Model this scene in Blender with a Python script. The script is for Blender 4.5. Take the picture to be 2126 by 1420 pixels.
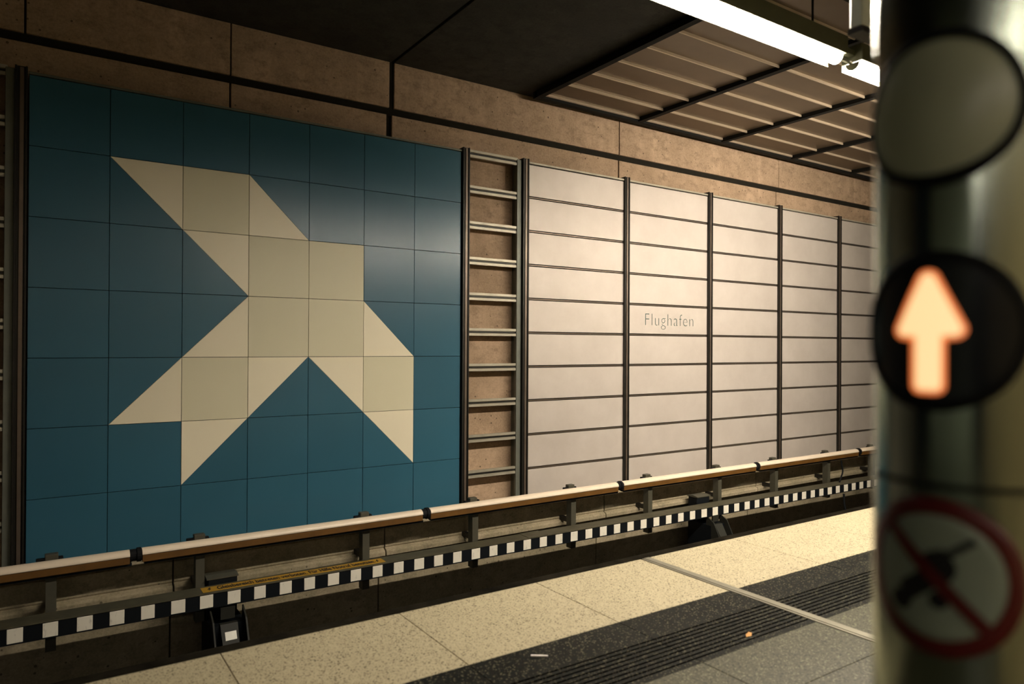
import bpy, bmesh, math, random
from mathutils import Matrix, Vector

random.seed(7)
scn = bpy.context.scene
for o in list(bpy.data.objects):
    bpy.data.objects.remove(o, do_unlink=True)
COL = scn.collection

# ------------------------------------------------------------------ camera, world, exposure
# x runs along the far wall, y points into it (panel faces at y = 0), z = 0 is the platform
CAM = Vector((0.0567, -8.4834, 1.54))
FWD = Vector((0.55744524, 0.83020367, 0.00408175))
RIGHT = Vector((0.83018621, -0.55746006, 0.00539865))
DOWN = Vector((0.00675739, 0.00037916, -0.99997710))
FPX = 1477.67
cd = bpy.data.cameras.new('camera')
cam = bpy.data.objects.new('camera', cd)
COL.objects.link(cam)
cam.matrix_world = Matrix(((RIGHT.x, -DOWN.x, -FWD.x, CAM.x), (RIGHT.y, -DOWN.y, -FWD.y, CAM.y),
                           (RIGHT.z, -DOWN.z, -FWD.z, CAM.z), (0, 0, 0, 1)))
cd.sensor_fit = 'HORIZONTAL'
cd.sensor_width = 36.0
cd.lens = FPX / 2126 * 36.0
cd.clip_start = 0.05
cd.clip_end = 200
cd.dof.use_dof = True
cd.dof.focus_distance = 10.0
cd.dof.aperture_fstop = 1.9
scn.camera = cam

world = bpy.data.worlds.new('world')
scn.world = world
world.use_nodes = True
world.node_tree.nodes['Background'].inputs[0].default_value = (0.30, 0.36, 0.36, 1)
world.node_tree.nodes['Background'].inputs[1].default_value = 0.006

scn.view_settings.view_transform = 'Standard'
scn.view_settings.look = 'None'
scn.view_settings.gamma = 1.0
scn.view_settings.use_curve_mapping = False
scn.view_settings.exposure = 0.0

LAMP_POWER = 540.0          # radiance of the lit diffusers
LAMP_COL = (1.0, 0.88, 0.74)


# ------------------------------------------------------------------ materials
def s2l(c):
    return tuple(((v / 255) / 12.92 if v / 255 <= 0.04045 else ((v / 255 + 0.055) / 1.055) ** 2.4) for v in c)


class NT:
    def __init__(self, name):
        self.m = bpy.data.materials.new(name)
        self.m.use_nodes = True
        self.t = self.m.node_tree
        self.b = self.t.nodes['Principled BSDF']

    def n(self, typ, **kw):
        nd = self.t.nodes.new(typ)
        for k, v in kw.items():
            setattr(nd, k, v)
        return nd

    def l(self, a, b):
        self.t.links.new(a, b)

    def coord(self, which='Object', scale=(1, 1, 1)):
        tc = self.n('ShaderNodeTexCoord')
        mp = self.n('ShaderNodeMapping')
        mp.inputs['Scale'].default_value = scale
        self.l(tc.outputs[which], mp.inputs[0])
        return mp.outputs[0]

    def world(self, scale=(1, 1, 1)):
        g = self.n('ShaderNodeNewGeometry')
        mp = self.n('ShaderNodeMapping')
        mp.inputs['Scale'].default_value = scale
        self.l(g.outputs['Position'], mp.inputs[0])
        return mp.outputs[0]

    def noise(self, vec, scale, detail=4, rough=0.55):
        nd = self.n('ShaderNodeTexNoise')
        nd.inputs['Scale'].default_value = scale
        nd.inputs['Detail'].default_value = detail
        nd.inputs['Roughness'].default_value = rough
        self.l(vec, nd.inputs['Vector'])
        return nd.outputs['Fac']

    def ramp(self, fac, stops):
        nd = self.n('ShaderNodeValToRGB')
        el = nd.color_ramp.elements
        while len(el) < len(stops):
            el.new(0.5)
        for e, (p, c) in zip(el, stops):
            e.position = p
            e.color = (c if isinstance(c, tuple) else (c, c, c)) + (1,)
        self.l(fac, nd.inputs[0])
        return nd.outputs[0]

    def mix(self, fac, a, b, mode='MIX'):
        nd = self.n('ShaderNodeMix', data_type='RGBA', blend_type=mode)
        for sock, v in ((nd.inputs[0], fac), (nd.inputs[6], a), (nd.inputs[7], b)):
            if isinstance(v, (int, float)):
                sock.default_value = v
            elif isinstance(v, tuple):
                sock.default_value = v + (1,)
            else:
                self.l(v, sock)
        return nd.outputs[2]

    def math(self, op, a, b=0.0):
        nd = self.n('ShaderNodeMath', operation=op)
        for s, v in zip(nd.inputs, (a, b)):
            if isinstance(v, (int, float)):
                s.default_value = v
            else:
                self.l(v, s)
        return nd.outputs[0]

    def bump(self, h, strength=0.2, dist=0.01):
        nd = self.n('ShaderNodeBump')
        nd.inputs['Strength'].default_value = strength
        nd.inputs['Distance'].default_value = dist
        self.l(h, nd.inputs['Height'])
        self.l(nd.outputs[0], self.b.inputs['Normal'])

    def set(self, color=None, rough=None, metal=None, spec=None):
        for key, v in (('Base Color', color), ('Roughness', rough), ('Metallic', metal), ('Specular IOR Level', spec)):
            if v is None:
                continue
            s = self.b.inputs[key]
            if isinstance(v, tuple):
                s.default_value = v + (1,)
            elif isinstance(v, (int, float)):
                s.default_value = v
            else:
                self.l(v, s)


def plain(name, col, rough=0.5, metal=0.0, var=0.12, nscale=6.0, spec=0.5, bump=0.0):
    k = NT(name)
    v = k.world()
    f = k.noise(v, nscale, 5, 0.6)
    dark = tuple(c * (1 - var) for c in col)
    lite = tuple(min(1, c * (1 + var)) for c in col)
    k.set(color=k.ramp(f, [(0.3, dark), (0.7, lite)]), rough=rough, metal=metal, spec=spec)
    if bump:
        k.bump(k.noise(v, nscale * 12, 3), bump, 0.004)
    return k.m


def concrete(name, base, dark, pore=1.0):
    k = NT(name)
    v = k.world()
    big = k.noise(v, 1.1, 6, 0.62)
    streak = k.noise(k.world((3.0, 3.0, 0.35)), 1.6, 5, 0.6)
    fine = k.noise(v, 38, 4, 0.7)
    c = k.mix(k.ramp(big, [(0.34, 0.0), (0.62, 1.0)]), dark, base)
    blot = k.noise(k.world((1.0, 1.0, 1.6)), 4.5, 7, 0.7)
    c = k.mix(k.ramp(blot, [(0.37, 0.9), (0.52, 0.0)]), c, tuple(x * 0.55 for x in dark))
    c = k.mix(k.ramp(streak, [(0.42, 0.55), (0.62, 0.0)]), c, dark)
    c = k.mix(0.35, c, k.ramp(fine, [(0.3, tuple(x * 0.55 for x in base)), (0.7, tuple(min(1, x * 1.35) for x in base))]))
    vo = k.n('ShaderNodeTexVoronoi', feature='F1')
    vo.inputs['Scale'].default_value = 11.0
    k.l(v, vo.inputs['Vector'])
    sep = k.n('ShaderNodeSeparateColor')
    k.l(vo.outputs['Color'], sep.inputs[0])
    rad = k.math('MULTIPLY', sep.outputs[0], 0.26)
    hit = k.math('LESS_THAN', vo.outputs['Distance'], k.math('SUBTRACT', rad, 0.10))
    c = k.mix(k.math('MULTIPLY', hit, 0.75 * pore), c, tuple(x * 0.25 for x in dark))
    k.set(color=c, rough=0.82, spec=0.25)
    k.bump(k.math('SUBTRACT', fine, k.math('MULTIPLY', hit, 0.8)), 0.25, 0.006)
    return k.m


def terrazzo(name, base, base2, speck, scale, frac, lite=None, rough=0.5, spec=0.25):
    k = NT(name)
    v = k.world()
    col = k.ramp(k.noise(v, 60, 3, 0.7), [(0.3, base2), (0.65, base)])
    for sc, fr, cc in ((scale, frac, speck), (scale * 1.9, frac, speck)) + (((scale * 1.3, frac * 0.8, lite),) if lite else ()):
        vo = k.n('ShaderNodeTexVoronoi', feature='F1')
        vo.inputs['Scale'].default_value = sc
        vo.inputs['Randomness'].default_value = 1.0
        k.l(v, vo.inputs['Vector'])
        sep = k.n('ShaderNodeSeparateColor')
        k.l(vo.outputs['Color'], sep.inputs[0])
        h = k.math('MULTIPLY', k.math('LESS_THAN', sep.outputs[0], fr),
                   k.math('LESS_THAN', vo.outputs['Distance'], k.math('MULTIPLY', sep.outputs[1], 0.58)))
        col = k.mix(k.math('MULTIPLY', h, 0.92), col, cc)
    big = k.noise(v, 1.7, 4, 0.6)
    col = k.mix(0.12, col, k.ramp(big, [(0.3, 0.45), (0.7, 1.0)]), 'MULTIPLY')
    k.set(color=col, rough=rough, spec=spec)
    return k.m


def emit(name, col, strength):
    k = NT(name)
    k.set(color=(0.8, 0.8, 0.8), rough=0.4)
    k.b.inputs['Emission Color'].default_value = col + (1,)
    k.b.inputs['Emission Strength'].default_value = strength
    return k.m


def tilemat(name, col, rough, spec, var=0.06):
    k = NT(name)
    oi = k.n('ShaderNodeObjectInfo')
    v = k.world()
    f = k.math('ADD', k.math('MULTIPLY', k.noise(v, 1.2, 1), 0.6), k.math('MULTIPLY', oi.outputs['Random'], 0.4))
    k.set(color=k.ramp(f, [(0.25, tuple(c * (1 - var) for c in col)), (0.75, tuple(c * (1 + var) for c in col))]),
          rough=rough, spec=spec)
    return k.m


M = {}
M['concrete'] = concrete('wall_concrete', (0.48, 0.34, 0.225), (0.24, 0.165, 0.10))
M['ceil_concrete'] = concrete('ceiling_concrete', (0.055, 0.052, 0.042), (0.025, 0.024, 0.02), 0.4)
M['plinth'] = concrete('plinth_concrete', (0.36, 0.30, 0.20), (0.17, 0.15, 0.085))
M['opp'] = concrete('opposite_concrete', (0.50, 0.40, 0.21), (0.40, 0.31, 0.155), 0.3)
M['end_wall'] = plain('pale_green_plaster', (0.30, 0.35, 0.28), 0.6, 0, 0.08, 1.0)
M['groove'] = plain('dark_joint_filler', (0.016, 0.014, 0.010), 0.95, spec=0.1)
M['blue'] = tilemat('blue_enamel', (0.034, 0.118, 0.172), 0.28, 0.4)
M['cream_lite'] = tilemat('light_cream_enamel', (0.84, 0.77, 0.57), 0.42, 0.35, 0.03)
M['cream_dark'] = tilemat('beige_enamel', (0.68, 0.64, 0.45), 0.46, 0.35, 0.03)
M['backing'] = plain('black_backing', (0.012, 0.014, 0.014), 0.8)
k = NT('satin_aluminium')
v = k.world((1, 1, 1))
k.set(color=k.ramp(k.noise(v, 1.6, 6, 0.65), [(0.3, (0.53, 0.475, 0.415)), (0.7, (0.61, 0.555, 0.49))]),
      rough=k.math('ADD', k.math('MULTIPLY', k.noise(v, 4, 5), 0.1), 0.48), metal=0.36, spec=0.5)
M['panel'] = k.m
M['bronze'] = plain('dark_bronze_metal', (0.020, 0.018, 0.014), 0.45, 0.5)
M['strip'] = plain('mullion_centre_strip', (0.16, 0.125, 0.095), 0.4, 0.6)
M['galv'] = plain('galvanised_rail', (0.42, 0.39, 0.30), 0.45, 0.45)
M['galv_dark'] = plain('grey_green_steel', (0.15, 0.16, 0.13), 0.5, 0.4)
M['pipe_white'] = plain('cream_plastic_cover', (0.78, 0.66, 0.50), 0.35, 0.0, 0.06, 3)
M['pipe_brown'] = plain('brown_board', (0.12, 0.055, 0.009), 0.5, 0.0, 0.25, 5)
M['black'] = plain('black_rubber', (0.006, 0.0065, 0.007), 0.7, spec=0.15)
M['post'] = plain('olive_grey_paint', (0.055, 0.052, 0.034), 0.55)
M['beam'] = plain('beam_dark_paint', (0.005, 0.0065, 0.008), 0.55, spec=0.15)
M['ledge'] = plain('beam_ledge_paint', (0.075, 0.068, 0.040), 0.55, 0.2, 0.25, 7)
k = NT('worn_white_paint')
v = k.world()
wear = k.ramp(k.noise(k.world((6, 6, 1.5)), 6, 6, 0.7), [(0.28, 0.55), (0.42, 1.0)])
k.set(color=k.mix(1.0, (0.74, 0.70, 0.58), wear, 'MULTIPLY'), rough=0.55)
M['white'] = k.m
M['yellow'] = plain('yellow_sticker', (0.42, 0.235, 0.018), 0.5)
M['ink'] = plain('black_ink', (0.01, 0.01, 0.01), 0.6)
M['letter'] = plain('grey_green_lettering', (0.06, 0.11, 0.095), 0.5)
M['light_slab'] = terrazzo('pale_terrazzo', (0.37, 0.325, 0.21), (0.28, 0.24, 0.15), (0.035, 0.028, 0.014), 100, 0.42)
M['dark_slab'] = terrazzo('dark_terrazzo', (0.006, 0.006, 0.0045), (0.004, 0.004, 0.003), (0.003, 0.006, 0.005), 85, 0.6, (0.105, 0.097, 0.062), spec=0.08)
M['grey_slab'] = terrazzo('grey_granite', (0.068, 0.066, 0.038), (0.030, 0.029, 0.016), (0.008, 0.008, 0.005), 85, 0.55, (0.16, 0.155, 0.09))
M['grout'] = plain('dark_grout', (0.05, 0.045, 0.03), 0.9)
M['trackbed'] = plain('oily_track_slab', (0.014, 0.012, 0.008), 0.95, 0, 0.6, 3, 0.03)
M['rail'] = plain('rail_steel', (0.12, 0.09, 0.07), 0.4, 0.7)
M['alu'] = plain('worn_aluminium', (0.20, 0.188, 0.14), 0.45, 0.6)
M['ceil_panel'] = plain('bronze_ceiling_sheet', (0.125, 0.088, 0.052), 0.42, 0.55, 0.08, 2)
M['lip'] = plain('lamplit_edge_tone', (0.55, 0.45, 0.32), 0.35, 0.5, 0.03)  # lighter than the sheets: lamp light catching the lips put into their colour
M['bar'] = plain('ceiling_bar_paint', (0.009, 0.0085, 0.007), 0.7, spec=0.12)
M['lamp'] = emit('lit_diffuser', LAMP_COL, LAMP_POWER)
M['lamp_dimmed'] = emit('dimmed_lit_diffuser', LAMP_COL, LAMP_POWER * 0.62)  # output lowered to balance the light along the row
M['lamp_fill'] = emit('added_fill_diffuser', LAMP_COL, 48.0)  # unseen row added as fill for the post and its signs
M['lamp_weak'] = emit('faint_lit_diffuser', LAMP_COL, LAMP_POWER * 0.035)  # output cut to keep the left of the wall dark
M['housing'] = plain('olive_lamp_housing', (0.10, 0.10, 0.055), 0.5)
M['steel'] = plain('polished_steel', (0.47, 0.53, 0.45), 0.19, 1.0, 0.05, 3)
M['glass_black'] = plain('black_lens', (0.012, 0.015, 0.018), 0.22, 0.0, 0.05)
M['lens'] = plain('grey_green_lens', (0.55, 0.58, 0.40), 0.3, 0.0, 0.1, 3)
M['arrow'] = emit('lit_orange_arrow', (1.0, 0.71, 0.34), 1.02)
M['arrow_edge'] = emit('deep_orange_arrow_edge', (1.0, 0.20, 0.03), 0.95)
M['sign_white'] = plain('sign_white_film', (0.36, 0.42, 0.32), 0.4)
M['sign_red'] = plain('sign_red_film', (0.13, 0.008, 0.007), 0.4)
M['signbox'] = plain('pale_sign_metal', (0.70, 0.74, 0.62), 0.4, 0.1)
M['butt'] = plain('paper_white', (0.85, 0.80, 0.74), 0.7)
M['butt_red'] = plain('paper_red', (0.5, 0.10, 0.06), 0.7)
M['leaf'] = plain('orange_scrap', (0.42, 0.20, 0.03), 0.7)
M['label_paper'] = plain('label_paper', (0.75, 0.74, 0.64), 0.6)


# ------------------------------------------------------------------ geometry helpers
def bm_box(bm, x0, x1, y0, y1, z0, z1):
    vs = [bm.verts.new(p) for p in ((x0, y0, z0), (x1, y0, z0), (x1, y1, z0), (x0, y1, z0),
                                    (x0, y0, z1), (x1, y0, z1), (x1, y1, z1), (x0, y1, z1))]
    for f in ((3, 2, 1, 0), (4, 5, 6, 7), (0, 1, 5, 4), (1, 2, 6, 5), (2, 3, 7, 6), (3, 0, 4, 7)):
        bm.faces.new([vs[i] for i in f])


def bm_extrude_x(bm, prof, x0, x1, z1off=0.0):
    """closed profile [(y, z)] run along x; z1off lifts the far end"""
    a = [bm.verts.new((x0, y, z)) for y, z in prof]
    b = [bm.verts.new((x1, y, z + z1off)) for y, z in prof]
    n = len(prof)
    for i in range(n):
        bm.faces.new((a[i], a[(i + 1) % n], b[(i + 1) % n], b[i]))
    bm.faces.new(a[::-1])
    bm.faces.new(b)


def bm_prism_y(bm, pts, y0, y1):
    """polygon [(x, z)] given thickness along y"""
    a = [bm.verts.new((x, y0, z)) for x, z in pts]
    b = [bm.verts.new((x, y1, z)) for x, z in pts]
    n = len(pts)
    for i in range(n):
        bm.faces.new((a[i], a[(i + 1) % n], b[(i + 1) % n], b[i]))
    bm.faces.new(a[::-1])
    bm.faces.new(b)


def bm_tube(bm, pts, r, n=8):
    rings = []
    for i, p in enumerate(pts):
        p = Vector(p)
        t = (Vector(pts[min(i + 1, len(pts) - 1)]) - Vector(pts[max(i - 1, 0)])).normalized()
        u = t.orthogonal().normalized() if abs(t.z) > 0.9 else t.cross(Vector((0, 0, 1))).normalized()
        w = t.cross(u)
        rings.append([bm.verts.new(p + r * (math.cos(a) * u + math.sin(a) * w)) for a in [2 * math.pi * k / n for k in range(n)]])
    for r0, r1 in zip(rings, rings[1:]):
        for k in range(n):
            bm.faces.new((r0[k], r0[(k + 1) % n], r1[(k + 1) % n], r1[k]))
    bm.faces.new(rings[0][::-1])
    bm.faces.new(rings[-1])


def mesh(bm, name, mat, bevel=0.0, smooth=False):
    bmesh.ops.recalc_face_normals(bm, faces=bm.faces)
    if bevel:
        bmesh.ops.bevel(bm, geom=list(bm.edges), offset=bevel, segments=1, affect='EDGES')
    me = bpy.data.meshes.new(name)
    bm.to_mesh(me)
    bm.free()
    me.materials.append(mat)
    if smooth:
        for p in me.polygons:
            p.use_smooth = True
    return me


def link(name, me, parent=None, loc=(0, 0, 0)):
    o = bpy.data.objects.new(name, me)
    COL.objects.link(o)
    o.location = loc
    if parent is not None:
        o.parent = parent
        o.location = Vector(loc) - parent.location
    return o


def obj(name, bm, mat, parent=None, bevel=0.0, smooth=False):
    """vertices are given in world coordinates"""
    me = mesh(bm, name, mat, bevel, smooth)
    o = link(name, me)
    if parent is not None:
        o.parent = parent
        o.location = -parent.location
    return o


def box(name, mat, parent, x0, x1, y0, y1, z0, z1, bevel=0.0):
    bm = bmesh.new()
    bm_box(bm, x0, x1, y0, y1, z0, z1)
    return obj(name, bm, mat, parent, bevel)


def thing(name, label, cat, loc=(0, 0, 0), group=None):
    o = bpy.data.objects.new(name, None)
    COL.objects.link(o)
    o.location = loc
    o.empty_display_size = 0.1
    o['label'] = label
    o['category'] = cat
    if group:
        o['group'] = group
    return o


def struct(o):
    o['kind'] = 'structure'
    return o


# ------------------------------------------------------------------ platform floor
EDGE = -4.74
XJ0, DX = 0.835, 0.967
STRIP0, STRIP1 = 3.700, 3.785
bm = bmesh.new()
bm_extrude_x(bm, [(EDGE - 0.02, -0.06), (-14.0, -0.06), (-14.0, -1.6), (EDGE - 0.12, -1.6), (EDGE - 0.12, -0.35), (EDGE - 0.02, -0.30)], -9, 24)
floor = struct(obj('floor', bm, M['grout']))
floor['label'] = 'station platform paved with pale, dark and grey stone slabs'


def groove_prof(y0, y1):
    pts = [(y0, 0.0)]
    g0, pitch, w = -5.795, 0.0345, 0.012
    for i in range(9):
        y = g0 - i * pitch
        pts += [(y, 0.0), (y - 0.001, -0.010), (y - w + 0.001, -0.010), (y - w, 0.0)]
    pts += [(y1, 0.0), (y1, -0.06), (y0, -0.06)]
    return pts


rows = [('light_slab', EDGE, -5.525), ('dark_slab', -5.525, -6.125), ('grey_slab', -6.125, -6.53),
        ('grey_slab', -6.53, -7.50), ('grey_slab', -7.50, -8.47), ('grey_slab', -8.47, -9.44)]
cols = []
for i in range(-9, 21):
    a, b = XJ0 + i * DX, XJ0 + (i + 1) * DX
    if i == 2:
        b = STRIP0
    if i == 3:
        a = STRIP1
    cols.append((a, b))
cache = {}
for (a, b) in cols:
    for ri, (mt, y0, y1) in enumerate(rows):
        key = (ri, round(b - a, 3))
        if key not in cache:
            bm = bmesh.new()
            g = 0.0022
            if ri == 1:
                bm_extrude_x(bm, groove_prof(y0 - 0.0008, y1 + 0.0008), g, b - a - g)
                cache[key] = mesh(bm, 'paving_slab', M[mt])
            else:
                bm_box(bm, g, b - a - g, y1 + (0.002 if ri > 2 else 0.0008), y0 - (0.002 if ri > 2 else 0.0), -0.06, 0)
                cache[key] = mesh(bm, 'paving_slab', M[mt], 0.0012)
        link('paving_slab', cache[key], floor, (a, 0, 0))
# platform behind the camera keeps the same grey stone
box('rear_paving', M['grey_slab'], floor, -9, 24, -14.0, -9.44, -0.06, -0.001)

t = thing('expansion_joint_cover', 'aluminium joint strip running across the platform slabs', 'joint cover', (3.74, EDGE, 0))
for x0, x1, h in ((STRIP0 + 0.003, STRIP0 + 0.020, 0.003), (STRIP0 + 0.024, STRIP0 + 0.072, 0.005), (STRIP0 + 0.075, STRIP1 - 0.002, 0.003)):
    box('strip', M['alu'], t, x0, x1, -9.4, EDGE - 0.005, -0.03, h, 0.001)

# litter
t = thing('cigarette_butt', 'white cigarette butt lying on the dark paving', 'litter', (2.138, -5.641, 0))
d = Vector((0.83, -0.60, 0)).normalized()
p0 = Vector((2.138, -5.641, 0.0055)) - d * 0.042
bm = bmesh.new(); bm_tube(bm, [p0, p0 + d * 0.064], 0.0055); obj('paper', bm, M['butt'], t)
bm = bmesh.new(); bm_tube(bm, [p0 + d * 0.064, p0 + d * 0.084], 0.0054); obj('filter', bm, M['butt'], t)
bm = bmesh.new()
q = [(-0.03, -0.006, 0.001), (-0.008, 0.012, 0.004), (0.02, 0.013, 0.012), (0.03, 0.0, 0.008), (0.008, -0.014, 0.002)]
top = [bm.verts.new((3.221 + x * 0.9, -6.042 + y, z + 0.002)) for x, y, z in q]
bot = [bm.verts.new((3.221 + x * 0.9, -6.042 + y, z)) for x, y, z in q]
bm.faces.new(top)
bm.faces.new(bot[::-1])
for i in range(5):
    bm.faces.new((top[i], bot[i], bot[(i + 1) % 5], top[(i + 1) % 5]))
o = obj('paper_scrap', bm, M['leaf'])
o['label'] = 'small orange scrap lying on the grooved dark paving'
o['category'] = 'litter'

# ------------------------------------------------------------------ track trench
bm = bmesh.new()
bm_extrude_x(bm, [(EDGE - 0.12, -1.30), (-1.42, -1.30), (-1.34, -1.36), (-1.32, -1.9), (0.4, -1.9), (0.4, -2.1), (EDGE - 0.12, -2.1)], -9, 24)
tb = struct(obj('floor_track', bm, M['trackbed']))
tb['label'] = 'dark concrete track slab below the platform edge'
for y in (-3.95, -2.51):
    bm = bmesh.new()
    pr = [(-0.07, 0), (0.07, 0), (0.07, 0.012), (0.012, 0.03), (0.012, 0.11), (0.036, 0.125), (0.034, 0.155), (-0.034, 0.155), (-0.036, 0.125), (-0.012, 0.11), (-0.012, 0.03), (-0.07, 0.012)]
    bm_extrude_x(bm, [(y + a, -1.30 + b) for a, b in pr], -8.9, 23.9)
    o = obj('track_rail', bm, M['rail'])
    o['label'] = 'steel running rail nearer the platform edge' if y < -3 else 'steel running rail nearer the mural wall'
    o['category'] = 'rail'

# ------------------------------------------------------------------ concrete wall
WY = 0.22
box_wall = bmesh.new()
bm_box(box_wall, -9, 24, WY + 0.03, WY + 0.4, -1.9, 5.45)
wall = struct(obj('wall_back', box_wall, M['groove']))
wall['label'] = 'bare concrete station wall behind the panels'
for x0, x1 in ((-9, -4.0), (-3.97, -0.05), (-0.03, 1.93), (1.945, 3.93), (4.0, 7.99), (8.01, 12.2), (12.212, 16.2), (16.22, 24)):
    box('concrete_panel', M['concrete'], wall, x0, x1, WY, WY + 0.05, 4.665, 5.268, 0.004)
for x0, x1 in ((-9, -4.0), (-3.95, 1.92), (1.94, 3.885), (3.965, 7.965), (7.99, 12.1), (12.115, 16.2), (16.22, 24)):
    box('concrete_panel', M['concrete'], wall, x0, x1, WY - 0.01, WY + 0.05, -0.70, 4.565, 0.004)
# stepped plinth below the panels
px = [-9, -5.2, -2.0, 1.30, 3.72, 7.35, 11.0, 14.6, 18.2, 24]
for a, b in zip(px, px[1:]):
    bm = bmesh.new()
    bm_extrude_x(bm, [(WY + 0.05, -0.73), (-0.16, -0.74), (-0.19, -0.77), (-0.19, -0.995), (-0.18, -1.005), (-0.18, -1.015), (-0.22, -1.03), (-0.235, -1.05), (-0.235, -1.10), (-0.01, -1.12), (0.0, -1.9), (WY + 0.05, -1.9)], a + 0.008, b - 0.008)
    obj('plinth_block', bm, M['plinth'], wall, 0.004)

# ------------------------------------------------------------------ blue mural with the cream figure
CELL = 0.70
ZT = 4.1835
mural = thing('tile_mural', 'blue tiled wall mural with a cream angular folded figure', 'mural', (0, 0, -0.717))
box('backing_board', M['backing'], mural, 0.0, 4.9, 0.028, 0.06, ZT - 4.9, ZT)
SQ = {(2, 1), (3, 2), (4, 2), (3, 3), (4, 3), (2, 4), (5, 4)}
# corner that is cream: a=upper left, b=upper right, c=lower right, d=lower left
TR = {(1, 1): 'b', (3, 1): 'd', (2, 2): 'b', (2, 3): 'c', (5, 3): 'd', (1, 4): 'c', (3, 4): 'a', (4, 4): 'b', (2, 5): 'a', (5, 5): 'b'}
GAP = 0.0028
tc = {}


def tile_mesh(kind, mat):
    if (kind, mat) in tc:
        return tc[(kind, mat)]
    e = CELL - GAP
    P = {'a': (GAP, e), 'b': (e, e), 'c': (e, GAP), 'd': (GAP, GAP)}
    order = 'abcd'
    if kind == 'sq':
        pts = [P[c] for c in order]
    else:
        i = order.index(kind)
        s = 0.0016
        pts = []
        for dlt in (-1, 0, 1):
            x, z = P[order[(i + dlt) % 4]]
            if dlt:
                cx, cz = P[kind]
                x += s * (1 if cx > x else -1 if cx < x else 0)
                z += s * (1 if cz > z else -1 if cz < z else 0)
            pts.append((x, z))
    bm = bmesh.new()
    cx = sum(p[0] for p in pts) / len(pts)
    cz = sum(p[1] for p in pts) / len(pts)
    bm_prism_y(bm, [(x - CELL / 2, z - CELL / 2) for x, z in pts], 0.0, 0.022)
    tc[(kind, mat)] = mesh(bm, 'tile', M[mat], 0.0012)
    return tc[(kind, mat)]


OPP = {'a': 'c', 'b': 'd', 'c': 'a', 'd': 'b'}
for i in range(7):
    for j in range(7):
        ctr = ((i + 0.5) * CELL, 0.0, ZT - (j + 0.5) * CELL)
        rot = (random.gauss(0, 0.0022), 0, random.gauss(0, 0.0022))
        if (i, j) in TR:
            kd = TR[(i, j)]
            parts = [(kd, 'cream_lite'), (OPP[kd], 'blue')]
        elif (i, j) in SQ:
            parts = [('sq', 'cream_dark')]
        else:
            parts = [('sq', 'blue')]
        for kd, mt in parts:
            o = link('tile', tile_mesh(kd, mt), mural, ctr)
            o.rotation_euler = rot
            if mt != 'blue':
                o['label'] = 'cream triangular tile' if mt == 'cream_lite' else 'beige square tile'
box('top_trim', M['galv_dark'], mural, -0.005, 4.905, -0.012, 0.03, ZT + 0.004, ZT + 0.028, 0.003)

# ------------------------------------------------------------------ grey panel cladding
Z0, DZ, S0, DS = 4.190, 0.4944, 5.985, 1.984
NCOL, NROW = 8, 10
clad = thing('wall_cladding', 'pale satin metal wall cladding of stacked panels lettered Flughafen', 'wall panels', (S0, 0, Z0 - NROW * DZ))
MW = 0.052


def mullion(parent, x, flange=False):
    bm = bmesh.new()
    prof = [(x - MW, -0.012), (x - MW, -0.040), (x - MW + 0.016, -0.040), (x - MW + 0.020, -0.022), (x + MW - 0.020, -0.022), (x + MW - 0.016, -0.040), (x + MW, -0.040), (x + MW, 0.10), (x - MW, 0.10)]
    z0, z1 = Z0 - NROW * DZ, Z0 + 0.055
    a = [bm.verts.new((px_, py_, z0)) for px_, py_ in prof]
    b = [bm.verts.new((px_, py_, z1)) for px_, py_ in prof]
    n = len(prof)
    for i in range(n):
        bm.faces.new((a[i], a[(i + 1) % n], b[(i + 1) % n], b[i]))
    bm.faces.new(a[::-1])
    bm.faces.new(b)
    o = obj('mullion', bm, M['bronze'], parent)
    s = box('centre_strip', M['strip'], o, x - 0.010, x + 0.022, -0.034, -0.021, z0, z1 - 0.012)
    s.location = (0, 0, 0)
    return o


pm = bmesh.new()
GP = 0.019
bm_box(pm, MW + 0.004, DS - MW - 0.004, 0.0, 0.03, -DZ + GP, -GP)
panel_me = mesh(pm, 'panel', M['panel'], 0.003)
jm = bmesh.new()
bm_box(jm, MW, DS - MW, 0.004, 0.03, -0.0075, 0.0075)
joint_me = mesh(jm, 'joint_rail', M['strip'], 0.001)


def cladding(parent, s0, ncol):
    for c_ in range(ncol):
        for r_ in range(NROW):
            o = link('panel', panel_me, parent, (s0 + c_ * DS, 0, Z0 - r_ * DZ))
            o.rotation_euler = (random.gauss(0, 0.0012), 0, random.gauss(0, 0.0008))
        for r_ in range(1, NROW):
            link('joint_rail', joint_me, parent, (s0 + c_ * DS, 0, Z0 - r_ * DZ))
        x0, x1 = s0 + c_ * DS + MW, s0 + (c_ + 1) * DS - MW
        box('backing_board', M['backing'], parent, x0, x1, 0.034, 0.06, Z0 - NROW * DZ, Z0 - 0.002)
        box('top_rail', M['galv'], parent, x0, x1, -0.014, 0.03, Z0 - 0.004, Z0 + 0.022, 0.002)


cladding(clad, S0, NCOL)
for c_ in range(NCOL + 1):
    mullion(clad, S0 + c_ * DS - 0.02)
clad2 = thing('wall_cladding', 'pale metal wall cladding beyond the rung frame at the dark mural end', 'wall panels', (-5.1, 0, Z0 - NROW * DZ))
SL = -1.14 - 4 * DS
cladding(clad2, SL, 4)
for c_ in range(4):
    mullion(clad2, SL + c_ * DS)


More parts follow.
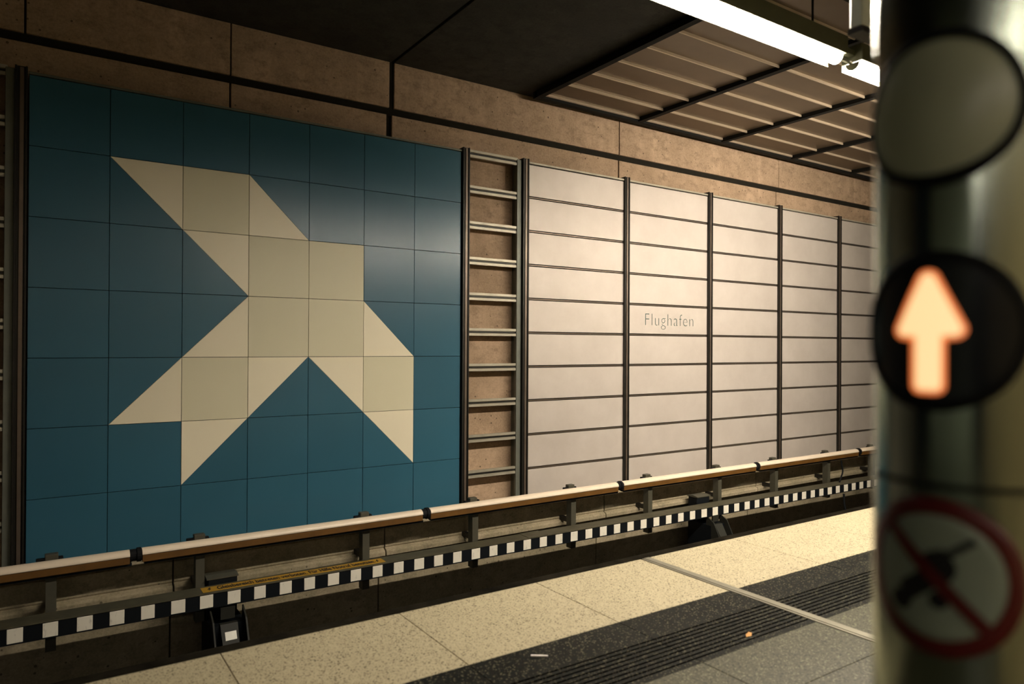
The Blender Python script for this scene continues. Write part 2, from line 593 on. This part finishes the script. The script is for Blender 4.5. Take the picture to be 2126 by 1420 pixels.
# lettering
def text_mesh(body, name, height, width, mat, offset=0.0, space=1.0):
    cu = bpy.data.curves.new(name, 'FONT')
    cu.body = body
    cu.size = 1.0
    cu.offset = offset
    cu.space_character = space
    cu.resolution_u = 6
    o = bpy.data.objects.new(name, cu)
    COL.objects.link(o)
    dg = bpy.context.evaluated_depsgraph_get()
    me = bpy.data.meshes.new_from_object(o.evaluated_get(dg))
    bpy.data.objects.remove(o)
    bpy.data.curves.remove(cu)
    xs = [v_.co.x for v_ in me.vertices]
    x0, x1 = min(xs), max(xs)
    for v_ in me.vertices:
        v_.co = ((v_.co.x - x0) / (x1 - x0) * width, v_.co.y / 0.69 * height, 0)
    me.materials.clear()
    me.materials.append(mat)
    return me


me = text_mesh('Flughafen', 'lettering', 0.205, 1.145, M['letter'], -0.022, 1.12)
o = link('lettering', me, clad, (8.385, -0.0025, 1.872))
o.rotation_euler = (math.pi / 2, 0, 0)
o['label'] = 'grey-green Flughafen lettering'


# ------------------------------------------------------------------ open rung frames beside the mural
def rung_frame(x0, x1, label, loc):
    t = thing('rung_frame', label, 'metal frame', loc)
    for r_ in range(NROW + 1):
        z = Z0 - r_ * DZ
        bm = bmesh.new()
        bm_extrude_x(bm, [(0.012, z + 0.052), (0.012, z + 0.018), (0.03, z + 0.012), (0.03, z - 0.012), (0.012, z - 0.018), (0.012, z - 0.052), (0.055, z - 0.052), (0.055, z + 0.052)], x0, x1 - 0.06)
        obj('rung', bm, M['galv'], t)
        box('rung_slot', M['bronze'], t, x0, x1 - 0.03, 0.022, 0.036, z - 0.010, z + 0.010)
    box('side_plate', M['galv_dark'], t, x1 - 0.075, x1, 0.0, 0.05, Z0 - NROW * DZ, Z0 + 0.03, 0.003)
    box('side_web', M['galv_dark'], t, x1 - 0.02, x1, 0.05, WY - 0.01, Z0 - NROW * DZ, Z0 + 0.03)
    return t


t = rung_frame(5.012, 5.905, 'bare metal rung frame between the blue mural and pale panels', (5.4, 0, Z0 - NROW * DZ))
mullion(t, 4.965)
t = rung_frame(-1.05, -0.117, 'bare metal rung frame at the dark end of the blue mural', (-0.55, 0, Z0 - NROW * DZ))
mullion(t, -0.064)
mullion(t, -1.08)

# ------------------------------------------------------------------ covered rail in front of the wall
rl = thing('covered_rail', 'cream covered rail with brown underside on posts below the panels', 'trackside rail', (4.0, -0.5, -1.1))
JX = [-2.35, 0.891, 4.10, 7.34, 10.555, 13.75, 16.95]
PY, PZ = -0.50, -0.560


def pz(x):
    return PZ + 0.0008 * (x - 4)


for a, b in zip(JX, JX[1:]):
    x0, x1 = a + 0.075, b - 0.035
    bm = bmesh.new()
    prof = [(PY + 0.068 * math.cos(q_), pz(a) + 0.052 * math.sin(q_)) for q_ in [math.pi * k_ / 14 for k_ in range(15)]]
    prof += [(PY - 0.066, pz(a) - 0.004), (PY + 0.066, pz(a) - 0.004)]
    bm_extrude_x(bm, prof, x0, x1)
    o = obj('cover', bm, M['pipe_white'], rl)
    o.data.polygons.foreach_set('use_smooth', [True] * len(o.data.polygons))
    o.data.set_sharp_from_angle(angle=0.7)
    box('lower_board', M['pipe_brown'], rl, x0, x1, PY - 0.060, PY + 0.06, pz(a) - 0.078, pz(a) - 0.010, 0.004)
    box('bottom_channel', M['beam'], rl, x0 + 0.02, x1 + 0.02, PY - 0.03, PY + 0.05, pz(a) - 0.105, pz(a) - 0.079)
for x in JX[:-1]:
    bm = bmesh.new()
    ctr = pz(x) - 0.01
    bm_extrude_x(bm, [(PY + 0.058 * math.cos(q_), ctr + 0.060 * math.sin(q_)) for q_ in [2 * math.pi * k_ / 16 for k_ in range(16)]], x - 0.034, x + 0.074)
    o = obj('joint_collar', bm, M['black'], rl)
    bm = bmesh.new()
    bm_extrude_x(bm, [(PY + 0.072 * math.cos(q_), ctr + 0.070 * math.sin(q_)) for q_ in [2 * math.pi * k_ / 16 for k_ in range(16)]], x + 0.030, x + 0.066)
    obj('joint_ring', bm, M['black'], rl)
POSTX = [-1.15, 0.174, 1.486, 3.327, 4.843, 6.49, 8.02, 9.646, 11.181, 12.807, 14.4]
for x in POSTX:
    bm = bmesh.new()
    bm_box(bm, x - 0.012, x + 0.075, -0.47, -0.455, -1.38, -0.64)
    bm_box(bm, x - 0.012, x + 0.0, -0.455, -0.36, -1.38, -0.64)
    obj('post', bm, M['post'], rl)
    box('wall_arm', M['bronze'], rl, x - 0.01, x + 0.05, -0.36, -0.19, -1.02, -0.96)
    box('rail_seat', M['bronze'], rl, x - 0.05, x + 0.10, -0.47, -0.38, -0.68, -0.635)
    box('bracket_block', M['post'], rl, x - 0.02, x + 0.09, -0.42, -0.34, -0.66, -0.478, 0.006)
    box('bracket_lug', M['black'], rl, x - 0.09, x + 0.13, -0.415, -0.36, -0.56, -0.512, 0.006)

# ------------------------------------------------------------------ striped beam with ledge
BY = -0.75
BSL = (-1.079 + 0.994) / 13.5


def bz(x):
    return -0.990 + BSL * x


beam = thing('striped_beam', 'black and white striped guard beam with olive ledge along the track', 'guard beam', (5.5, -0.65, -1.2))
for a, b in ((-2.3, 5.565), (5.575, 13.36), (13.37, 20.0)):
    dz = bz(b) - bz(a)
    h = bz(a)
    bm = bmesh.new()
    bm_extrude_x(bm, [(BY, h - 0.012), (BY, h - 0.163), (BY + 0.03, h - 0.175), (BY + 0.16, h - 0.175), (BY + 0.16, h - 0.012)], a, b, dz)
    obj('beam_face', bm, M['beam'], beam)
    bm = bmesh.new()
    bm_extrude_x(bm, [(BY - 0.010, h - 0.012), (BY - 0.010, h - 0.002), (BY, h), (BY + 0.22, h + 0.002), (BY + 0.235, h - 0.012)], a, b, dz)
    obj('ledge', bm, M['ledge'], beam)
box('ledge_joint', M['ledge'], beam, 5.53, 5.85, BY - 0.008, BY + 0.23, bz(5.7) - 0.006, bz(5.7) + 0.008, 0.002)
sm = bmesh.new()
bm_box(sm, 0, 0.127, -0.006, 0.0, -0.150, -0.020)
stripe_me = mesh(sm, 'white_stripe', M['white'], 0.002)
SX0, SP = -0.127, 0.2655
for i in range(-6, 66):
    x = SX0 + i * SP
    if x > 16.5:
        break
    o = link('white_stripe', stripe_me, beam, (x, BY, bz(x)))
    o.rotation_euler = (0, -math.atan(BSL), 0)
    o.scale.x = random.uniform(0.93, 1.03)

# warning sticker on the ledge
sx0, sx1 = 1.50, 3.50
stk = bmesh.new()
bm_extrude_x(stk, [(BY + 0.02, bz(sx0) + 0.0032), (BY + 0.02, bz(sx0) + 0.0018), (BY + 0.175, bz(sx0) + 0.0018), (BY + 0.175, bz(sx0) + 0.0042)], sx0, sx1, bz(sx1) - bz(sx0))
so = obj('warning_sticker', stk, M['yellow'], beam)
so['label'] = 'yellow warning sticker'
me = text_mesh('Gleisbereich betreten verboten. F\u00fcr Hilfe Notruf benutzen.', 'sticker_lettering', 0.098, 1.74, M['ink'], 0.016, 1.0)
o = link('sticker_lettering', me)
o.parent = so
o.location = (sx0 + 0.15, BY + 0.050, bz(sx0) + 0.0052)
o.rotation_euler = (0.012, -math.atan(BSL), 0)
for xx in (sx0 + 0.05, sx1 - 0.10):
    bm = bmesh.new()
    pts = [(0.030, 0.10), (0.004, 0.045), (0.022, 0.048), (0.008, 0.0), (0.044, 0.060), (0.026, 0.056), (0.046, 0.10)]
    lo = [bm.verts.new((xx + x, BY + 0.045 + y, bz(xx) + 0.0044)) for x, y in pts]
    hi = [bm.verts.new((xx + x, BY + 0.045 + y, bz(xx) + 0.0054)) for x, y in pts]
    bm.faces.new(hi)
    for i in range(7):
        bm.faces.new((lo[i], lo[(i + 1) % 7], hi[(i + 1) % 7], hi[i]))
    b_ = obj('lightning_bolt', bm, M['ink'])
    b_.parent = so


# ------------------------------------------------------------------ cable boxes standing behind the beam
M['box_paint'] = plain('box_dark_paint', (0.02, 0.02, 0.015), 0.55, spec=0.2)


def cable_box(x, label, paper):
    t = thing('cable_box', label, 'cable box', (x, -0.7, -1.9))
    box('body', M['beam'], t, x - 0.15, x + 0.15, -0.50, -0.30, -1.35, -0.945, 0.012)
    bm = bmesh.new()
    bm_extrude_x(bm, [(-0.51, -0.935), (-0.42, -0.92), (-0.29, -0.935), (-0.29, -0.95), (-0.51, -0.95)], x - 0.16, x + 0.16)
    obj('cap', bm, M['post'], t)
    box('hanger', M['box_paint'], t, x - 0.07, x + 0.07, BY - 0.004, BY + 0.02, -1.30, -1.18)
    bm = bmesh.new()
    vs = []
    for (w, y, z) in ((0.085, BY - 0.06, -1.33), (0.075, BY - 0.30, -1.72)):
        for s in (-1, 1):
            vs.append(bm.verts.new((x + s * w, y, z)))
            vs.append(bm.verts.new((x + s * w, y + 0.05, z)))
    a, ab, b, bb, c2, cb, d2, db = vs
    for f in ((a, b, d2, c2), (ab, cb, db, bb), (a, ab, bb, b), (c2, d2, db, cb), (a, c2, cb, ab), (b, bb, db, d2)):
        bm.faces.new(f)
    obj('sloped_plate', bm, M['box_paint'], t)
    for s in (-1, 1):
        bm = bmesh.new()
        pts = [(BY + 0.05, -1.20), (BY + 0.05, -1.9), (BY - 0.36, -1.9), (BY - 0.34, -1.72), (BY - 0.10, -1.28)]
        xx = x + s * 0.16
        bm_extrude_x(bm, pts, xx - 0.008, xx + 0.008)
        obj('side_fin', bm, M['box_paint'], t)
    box('foot', M['beam'], t, x - 0.17, x + 0.17, BY - 0.05, -0.32, -1.9, -1.34)
    if paper:
        n = Vector((0, -0.39, 0.24)).normalized()
        c0 = Vector((x + 0.005, BY - 0.125, -1.435)) + n * 0.006
        dn = Vector((0, -0.24, -0.39)).normalized()
        rx = Vector((1, 0, 0))
        bm = bmesh.new()
        q = [c0 + rx * a * 0.055 + dn * b * 0.042 for a, b in ((-1, -1), (1, -1), (1, 1), (-1, 1))]
        f_ = [bm.verts.new(p + n * 0.002) for p in q]
        g_ = [bm.verts.new(p - n * 0.004) for p in q]
        bm.faces.new(f_)
        for i in range(4):
            bm.faces.new((f_[i], g_[i], g_[(i + 1) % 4], f_[(i + 1) % 4]))
        o = obj('paper_label', bm, M['label_paper'], t)
        o['label'] = 'white paper label'
    return t


cable_box(1.735, 'dark cable box with a white label under the yellow warning sticker', True)
cable_box(9.24, 'dark cable box with flared foot under the striped beam before pale panels', False)


def cable(name, pts, r, label):
    # smooth the polyline a little
    P_ = [Vector(p) for p in pts]
    for _ in range(2):
        q_ = [P_[0]]
        for a, b in zip(P_, P_[1:]):
            q_ += [a.lerp(b, 0.25), a.lerp(b, 0.75)]
        P_ = q_ + [P_[-1]]
    bm = bmesh.new()
    bm_tube(bm, P_, r, 6)
    o = obj(name, bm, M['black'], None, 0, True)
    o['label'] = label
    o['category'] = 'cable'


cable('hanging_cable', [(13.03, -0.605, -0.66), (13.05, -0.61, -0.78), (13.07, -0.62, -0.88), (12.95, -0.64, -1.0), (12.9, -0.65, -1.055)], 0.016,
      'black cable hanging from the covered rail down to the striped beam ledge')
cable('floor_cable', [(12.60, -0.92, -1.20), (12.60, -0.93, -1.45), (12.66, -0.98, -1.62), (12.95, -1.10, -1.66), (13.6, -1.40, -1.40), (14.2, -1.7, -1.29), (15.0, -2.0, -1.285)], 0.02,
      'black cable looping from the striped beam onto the track slab')

# ------------------------------------------------------------------ ceilings
cb = bmesh.new()
bm_box(cb, -9, 24, -14, WY + 0.4, 5.30, 5.7)
ceil = struct(obj('ceiling', cb, M['groove']))
ceil['label'] = 'bare dark concrete ceiling slab'
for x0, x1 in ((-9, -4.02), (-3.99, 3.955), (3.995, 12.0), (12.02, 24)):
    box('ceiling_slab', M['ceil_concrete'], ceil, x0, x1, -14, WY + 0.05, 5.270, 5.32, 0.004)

SZ = 5.20
CX0, CDX, CDY = 6.175, 2.015, 0.518
sc = thing('suspended_ceiling', 'bronze sheet metal suspended ceiling in a dark grid', 'ceiling panels', (CX0, -2.7, SZ))
NCX, NCY = 7, 10
bm = bmesh.new()
W_ = CDX - 0.05
bm_extrude_x(bm, [(-0.012, SZ + 0.03), (-0.012, SZ + 0.022), (-CDY + 0.010, SZ + 0.010), (-CDY + 0.010, SZ + 0.018)], 0.025, CDX - 0.025)
cp = mesh(bm, 'ceiling_sheet', M['ceil_panel'])
bm = bmesh.new()
bm_extrude_x(bm, [(0.004, SZ + 0.03), (-0.010, SZ + 0.028), (-0.016, SZ - 0.012), (0.000, SZ - 0.016)], 0.025, CDX - 0.025)
lp = mesh(bm, 'folded_edge', M['lip'])
for cx_ in range(NCX):
    for cy_ in range(NCY):
        link('ceiling_sheet', cp, sc, (CX0 + cx_ * CDX, -0.10 - cy_ * CDY, 0))
        link('folded_edge', lp, sc, (CX0 + cx_ * CDX, -0.10 - cy_ * CDY, 0))
YB = -0.10 - NCY * CDY
for cx_ in range(NCX + 1):
    x = CX0 + cx_ * CDX
    box('cross_bar', M['bar'], sc, x - 0.06, x + 0.03, YB, -0.02, SZ - 0.045, SZ + 0.03)
box('wall_bar', M['bar'], sc, CX0 - 0.06, CX0 + NCX * CDX, -0.085, 0.02, SZ - 0.05, SZ + 0.05)
box('outer_bar', M['bar'], sc, CX0 - 0.06, CX0 + NCX * CDX, YB - 0.06, YB, SZ - 0.05, SZ + 0.05)

# ------------------------------------------------------------------ tube lamps over the platform edge
LY, LZ, LR, LLEN, LGAP = -5.40, 3.718, 0.053, 1.885, 0.225


def tube_lamp(x0, label, y=LY, full=False, group='tube lamps over the platform edge', mat='lamp', shade=True, cutoff_blades=False):
    t = thing('tube_lamp', label, 'lamp', (x0 + LLEN / 2, y, LZ), group)
    bm = bmesh.new()
    a0, a1 = (0.25, 2 * math.pi - 0.25) if full else (0.0, math.pi)
    N = 20 if full else 12
    off = -math.pi * 0.5 if full else 0
    prof = []
    for k_ in range(N + 1):
        q_ = math.pi + a0 + (a1 - a0) * k_ / N + (off if full else 0)
        prof.append((y + LR * math.cos(q_), LZ + LR * math.sin(q_)))
    bm_extrude_x(bm, prof, x0, x0 + LLEN)
    obj('diffuser', bm, M[mat], t)
    hw = 0.030 if full else 0.085
    zb = LZ + (LR if full else 0.004)
    box('housing', M['housing'], t, x0 - 0.02, x0 + LLEN + 0.02, y - hw, y + hw, zb, zb + 0.13, 0.006)
    if shade and not full:
        box('added_cutoff_lip', M['housing'], t, x0 - 0.02, x0 + LLEN + 0.02, y + 0.079, y + 0.085, LZ - LR + 0.006, LZ + 0.006)  # lip added to keep lamp light off the upper wall
    if cutoff_blades:  # blades added on hidden lamps to cut light towards the upper-left wall
        nb = 13
        bm = bmesh.new()
        bm_box(bm, -0.0015, 0.0015, -0.17, 0.17, -0.17, 0.14 if full else 0.0)
        bl = mesh(bm, 'added_cutoff_blade', M['housing'])
        for k_ in range(nb):
            link('added_cutoff_blade', bl, t, (x0 + LLEN * (k_ + 0.5) / nb, y, LZ))
    for xe in (x0 - 0.012, x0 + LLEN + 0.002):
        bm = bmesh.new()
        bm_extrude_x(bm, [(p[0], p[1]) for p in prof], xe, xe + 0.010)
        obj('end_cap', bm, M['housing'], t)
    for xe in (x0 + 0.3, x0 + LLEN - 0.3):
        bm = bmesh.new()
        bm_tube(bm, [(xe, y, zb + 0.13), (xe, y, 5.268 if xe < CX0 - 0.1 else SZ + 0.02)], 0.008)
        obj('suspension_rod', bm, M['bar'], t)
    return t


LX = 5.05 - LLEN
for i in range(-1, 5):
    tube_lamp(LX + i * (LLEN + LGAP), {-1: 'weakly lit tube lamp at the end of the row over the platform edge',
                                       0: 'bright white tube lamp hung over the platform edge before the suspended ceiling',
                                       1: 'tube lamp whose lit end shows beside the top of the steel post'}.get(
        i, 'lit white tube lamp hung under the suspended ceiling over the platform edge'), full=(i >= 3), shade=(i < 2), cutoff_blades=(i >= 2),
        mat={-1: 'lamp_weak', 0: 'lamp_dimmed', 4: 'lamp_dimmed'}.get(i, 'lamp'))
    if i < 4:
        x0 = LX + i * (LLEN + LGAP) + LLEN + 0.021
        t = thing('lamp_coupler', 'dark olive coupler joining two tube lamps in line', 'lamp coupler', (x0 + 0.1, LY, LZ), 'couplers between tube lamps')
        box('rail', M['housing'], t, x0, x0 + LGAP - 0.042, LY - 0.028, LY + 0.028, LZ + 0.05, LZ + 0.09, 0.003)
        box('lower_rail', M['alu'], t, x0, x0 + LGAP - 0.042, LY - 0.012, LY + 0.012, LZ - 0.01, LZ + 0.008, 0.002)

t = thing('cable_tray', 'dark cable tray hung above the row of tube lamps', 'cable tray', (6, -5.75, 4.0))
box('tray_floor', M['bar'], t, 1.0, 16, -5.95, -5.60, 4.00, 4.01)
box('tray_side', M['housing'], t, 1.0, 16, -5.605, -5.595, 4.01, 4.08)
box('tray_side', M['housing'], t, 1.0, 16, -5.955, -5.945, 4.01, 4.08)
for x in (2.5, 5.5, 8.5, 11.5):
    bm = bmesh.new()
    bm_tube(bm, [(x, -5.775, 4.01), (x, -5.775, 5.268)], 0.008)
    obj('suspension_rod', bm, M['bar'], t)

# ------------------------------------------------------------------ opposite side of the station (behind the camera)
ob = bmesh.new()
bm_box(ob, -9, 24, -18.2, -18.0, -1.9, 5.45)
opp = struct(obj('wall_front', ob, M['opp']))
opp['label'] = 'concrete wall across the second track'
for i in range(-5, 3):
    tube_lamp(LX + i * (LLEN + LGAP), 'unseen fill lamp added over the second platform edge', y=-13.2, group='added fill lamps over the second platform edge', mat='lamp_fill')  # added out of view to light the signs and the post's reflections
wl = bmesh.new()
bm_box(wl, -9.2, -9.0, -14.0, EDGE - 0.3, 0.0, 5.27)
wlo = struct(obj('wall_left', wl, M['end_wall']))
wlo['label'] = 'pale green end wall of the platform'
pb = bmesh.new()
bm_box(pb, -0.7, 6.0, -11.2, -11.0, 0.0, 2.5)
par = struct(obj('wall_reflector', pb, M['opp']))  # unseen wall added so the steel post has a warm reflection
par['label'] = 'added yellowish wall behind the camera, reflected in the post'

# ------------------------------------------------------------------ signal post in the foreground
PC = Vector((0.8717, -8.1273, 0))
PR = 0.0865
TH0 = math.radians(186.6)


def wrap(u, v_, zc, off=0.0):
    a = TH0 + u / PR
    r = PR + off
    return (PC.x + r * math.cos(a), PC.y + r * math.sin(a), zc + v_)


def polar_patch(bm, zc, r0, r1, off0, off1, cu=0.0, cv=0.0, nr=6, na=48, skirt=0.0):
    """ring or disc wrapped round the post; off0 at the inner radius, off1 at the outer"""
    rings = []
    for i in range(nr + 1):
        r = r0 + (r1 - r0) * i / nr
        o_ = off0 + (off1 - off0) * (i / nr) ** 2
        if r < 1e-6:
            rings.append([bm.verts.new(wrap(cu, cv, zc, o_))])
        else:
            rings.append([bm.verts.new(wrap(cu + r * math.cos(2 * math.pi * k / na), cv + r * math.sin(2 * math.pi * k / na), zc, o_)) for k in range(na)])
    if skirt:
        rings.append([bm.verts.new(wrap(cu + r1 * math.cos(2 * math.pi * k / na), cv + r1 * math.sin(2 * math.pi * k / na), zc, 0.0)) for k in range(na)])
    for A, B in zip(rings, rings[1:]):
        for k in range(na):
            k2 = (k + 1) % na
            if len(A) == 1:
                bm.faces.new((A[0], B[k], B[k2]))
            else:
                bm.faces.new((A[k], B[k], B[k2], A[k2]))


def strip_patch(bm, zc, p0, p1, w, off, n=16):
    a, b = Vector(p0), Vector(p1)
    d_ = (b - a).normalized()
    s_ = Vector((-d_.y, d_.x)) * w / 2
    prev = None
    for i in range(n + 1):
        c0 = a.lerp(b, i / n)
        cur = [bm.verts.new(wrap((c0 + s_ * k).x, (c0 + s_ * k).y, zc, off)) for k in (-1, -0.33, 0.33, 1)]
        if prev:
            for k in range(3):
                bm.faces.new((prev[k], cur[k], cur[k + 1], prev[k + 1]))
        prev = cur


post = thing('signal_post', 'round polished steel post with lit orange arrow and prohibition sign', 'signal post', PC.to_tuple())


def tube_z(name, z0, z1, r, mat, n=64):
    bm = bmesh.new()
    rings = []
    for z in (z0, z1):
        rings.append([bm.verts.new((PC.x + r * math.cos(2 * math.pi * k / n), PC.y + r * math.sin(2 * math.pi * k / n), z)) for k in range(n)])
    for k in range(n):
        bm.faces.new((rings[0][k], rings[0][(k + 1) % n], rings[1][(k + 1) % n], rings[1][k]))
    bm.faces.new(rings[0][::-1])
    bm.faces.new(rings[1])
    o = obj(name, bm, mat, post, 0, True)
    o.data.set_sharp_from_angle(angle=0.7)
    return o


tube_z('lower_tube', 0.0, 1.402, PR, M['steel'])
tube_z('seam', 1.402, 1.408, PR - 0.002, M['black'])
tube_z('upper_tube', 1.408, 2.05, PR, M['steel'])
tube_z('base_collar', 0.0, 0.03, PR + 0.03, M['alu'])
tube_z('top_cap', 2.05, 2.07, PR + 0.004, M['alu'])

DR = 0.0755
ZL, ZA, ZP = 1.772, 1.556, 1.317
# sensor lens
bm = bmesh.new(); polar_patch(bm, ZL, DR * 0.86, DR, 0.010, 0.006, skirt=1); s1 = obj('lens_rim', bm, M['black'], post, 0, True)
bm = bmesh.new(); polar_patch(bm, ZL, 0.0, DR * 0.87, 0.016, 0.008); obj('lens', bm, M['lens'], post, 0, True)
# arrow lamp
bm = bmesh.new(); polar_patch(bm, ZA, DR * 0.90, DR * 1.04, 0.010, 0.005, skirt=1); obj('lamp_rim', bm, M['black'], post, 0, True)
bm = bmesh.new(); polar_patch(bm, ZA, 0.0, DR * 0.91, 0.008, 0.008); disc = obj('lamp_disc', bm, M['glass_black'], post, 0, True)


def arrow_half(v_, grow):
    """half width of the rounded arrow at height v (m)"""
    top, sh, bot = 0.0590, -0.0085, -0.0615
    hw, sw = 0.0300, 0.0142
    r1, r2 = 0.0095, 0.0085
    best = 0.0
    R_ = r1 + grow
    for k_ in range(81):
        f_ = k_ / 80
        for x_, y_ in ((f_ * (hw - r1), (top - r1) + f_ * (sh + r1 - top + r1)), (f_ * (hw - r1), sh + r1)):
            if abs(v_ - y_) <= R_:
                best = max(best, x_ + math.sqrt(R_ * R_ - (v_ - y_) ** 2))
    R_ = r2 + grow
    for k_ in range(41):
        y_ = bot + r2 + k_ / 40 * (sh - bot)
        if abs(v_ - y_) <= R_:
            best = max(best, sw - r2 + math.sqrt(R_ * R_ - (v_ - y_) ** 2))
    return best


def arrow_patch(bm, grow, off):
    prev = None
    for i in range(121):
        v_ = -0.0615 - grow + (0.1205 + 2 * grow) * i / 120
        w = arrow_half(v_, grow)
        cur = [bm.verts.new(wrap(-0.003 + w * (-1 + 2 * k / 12), v_, ZA, off)) for k in range(13)]
        if prev:
            for k in range(12):
                bm.faces.new((prev[k], prev[k + 1], cur[k + 1], cur[k]))
        prev = cur


bm = bmesh.new()
arrow_patch(bm, 0.0, 0.0090)
ae = obj('arrow_edge', bm, M['arrow_edge'], post, 0, True)
ae['label'] = 'deep orange glowing edge of the arrow'
bm = bmesh.new()
arrow_patch(bm, -0.0042, 0.0096)
ar = obj('arrow', bm, M['arrow'], post, 0, True)
ar['label'] = 'lit orange upward arrow'
# prohibition sign
bm = bmesh.new(); polar_patch(bm, ZP, 0.0, DR * 0.84, 0.0012, 0.0012, skirt=1); sg = obj('sign_face', bm, M['sign_white'], post, 0, True)
bm = bmesh.new(); polar_patch(bm, ZP, DR * 0.80, DR * 1.02, 0.0016, 0.0016, nr=2, skirt=1); obj('red_ring', bm, M['sign_red'], post, 0, True)
bm = bmesh.new()
strip_patch(bm, ZP, (-0.028, -0.022), (0.010, 0.010), 0.020, 0.0018)
strip_patch(bm, ZP, (-0.010, 0.006), (0.012, 0.022), 0.018, 0.0019)
strip_patch(bm, ZP, (0.004, 0.018), (0.034, 0.040), 0.007, 0.0020)
polar_patch(bm, ZP, 0.0, 0.0105, 0.0021, 0.0021, -0.031, -0.030, 2, 20)
polar_patch(bm, ZP, 0.0, 0.0085, 0.0021, 0.0021, 0.004, -0.022, 2, 20)
polar_patch(bm, ZP, 0.0, 0.016, 0.0021, 0.0021, 0.003, 0.010, 3, 20)
obj('pictogram', bm, M['ink'], post)
bm = bmesh.new(); strip_patch(bm, ZP, (-0.045, 0.045), (0.045, -0.045), 0.013, 0.0030, 24); obj('red_bar', bm, M['sign_red'], post)

# ------------------------------------------------------------------ hanging sign box beyond the post
hs = thing('hanging_sign_box', 'pale metal sign box hung behind the top of the steel post', 'sign', (2.27, -7.05, 2.5))
def D(px_, py_, tt):
    return CAM + tt * (FWD + RIGHT * ((px_ - 1063) / FPX) + DOWN * ((py_ - 710) / FPX))
a = D(1790, 52, 2.6)
box('box_body', M['signbox'], hs, a.x, a.x + 1.1, a.y, a.y + 0.05, a.z, a.z + 0.34, 0.006)
box('bottom_frame', M['bronze'], hs, a.x - 0.004, a.x + 1.104, a.y - 0.004, a.y + 0.054, a.z - 0.02, a.z)
for xx in (a.x + 0.25, a.x + 0.85):
    bm = bmesh.new()
    bm_tube(bm, [(xx, a.y + 0.025, a.z + 0.34), (xx, a.y + 0.025, 5.268)], 0.015)
    obj('suspension_rod', bm, M['bar'], hs)
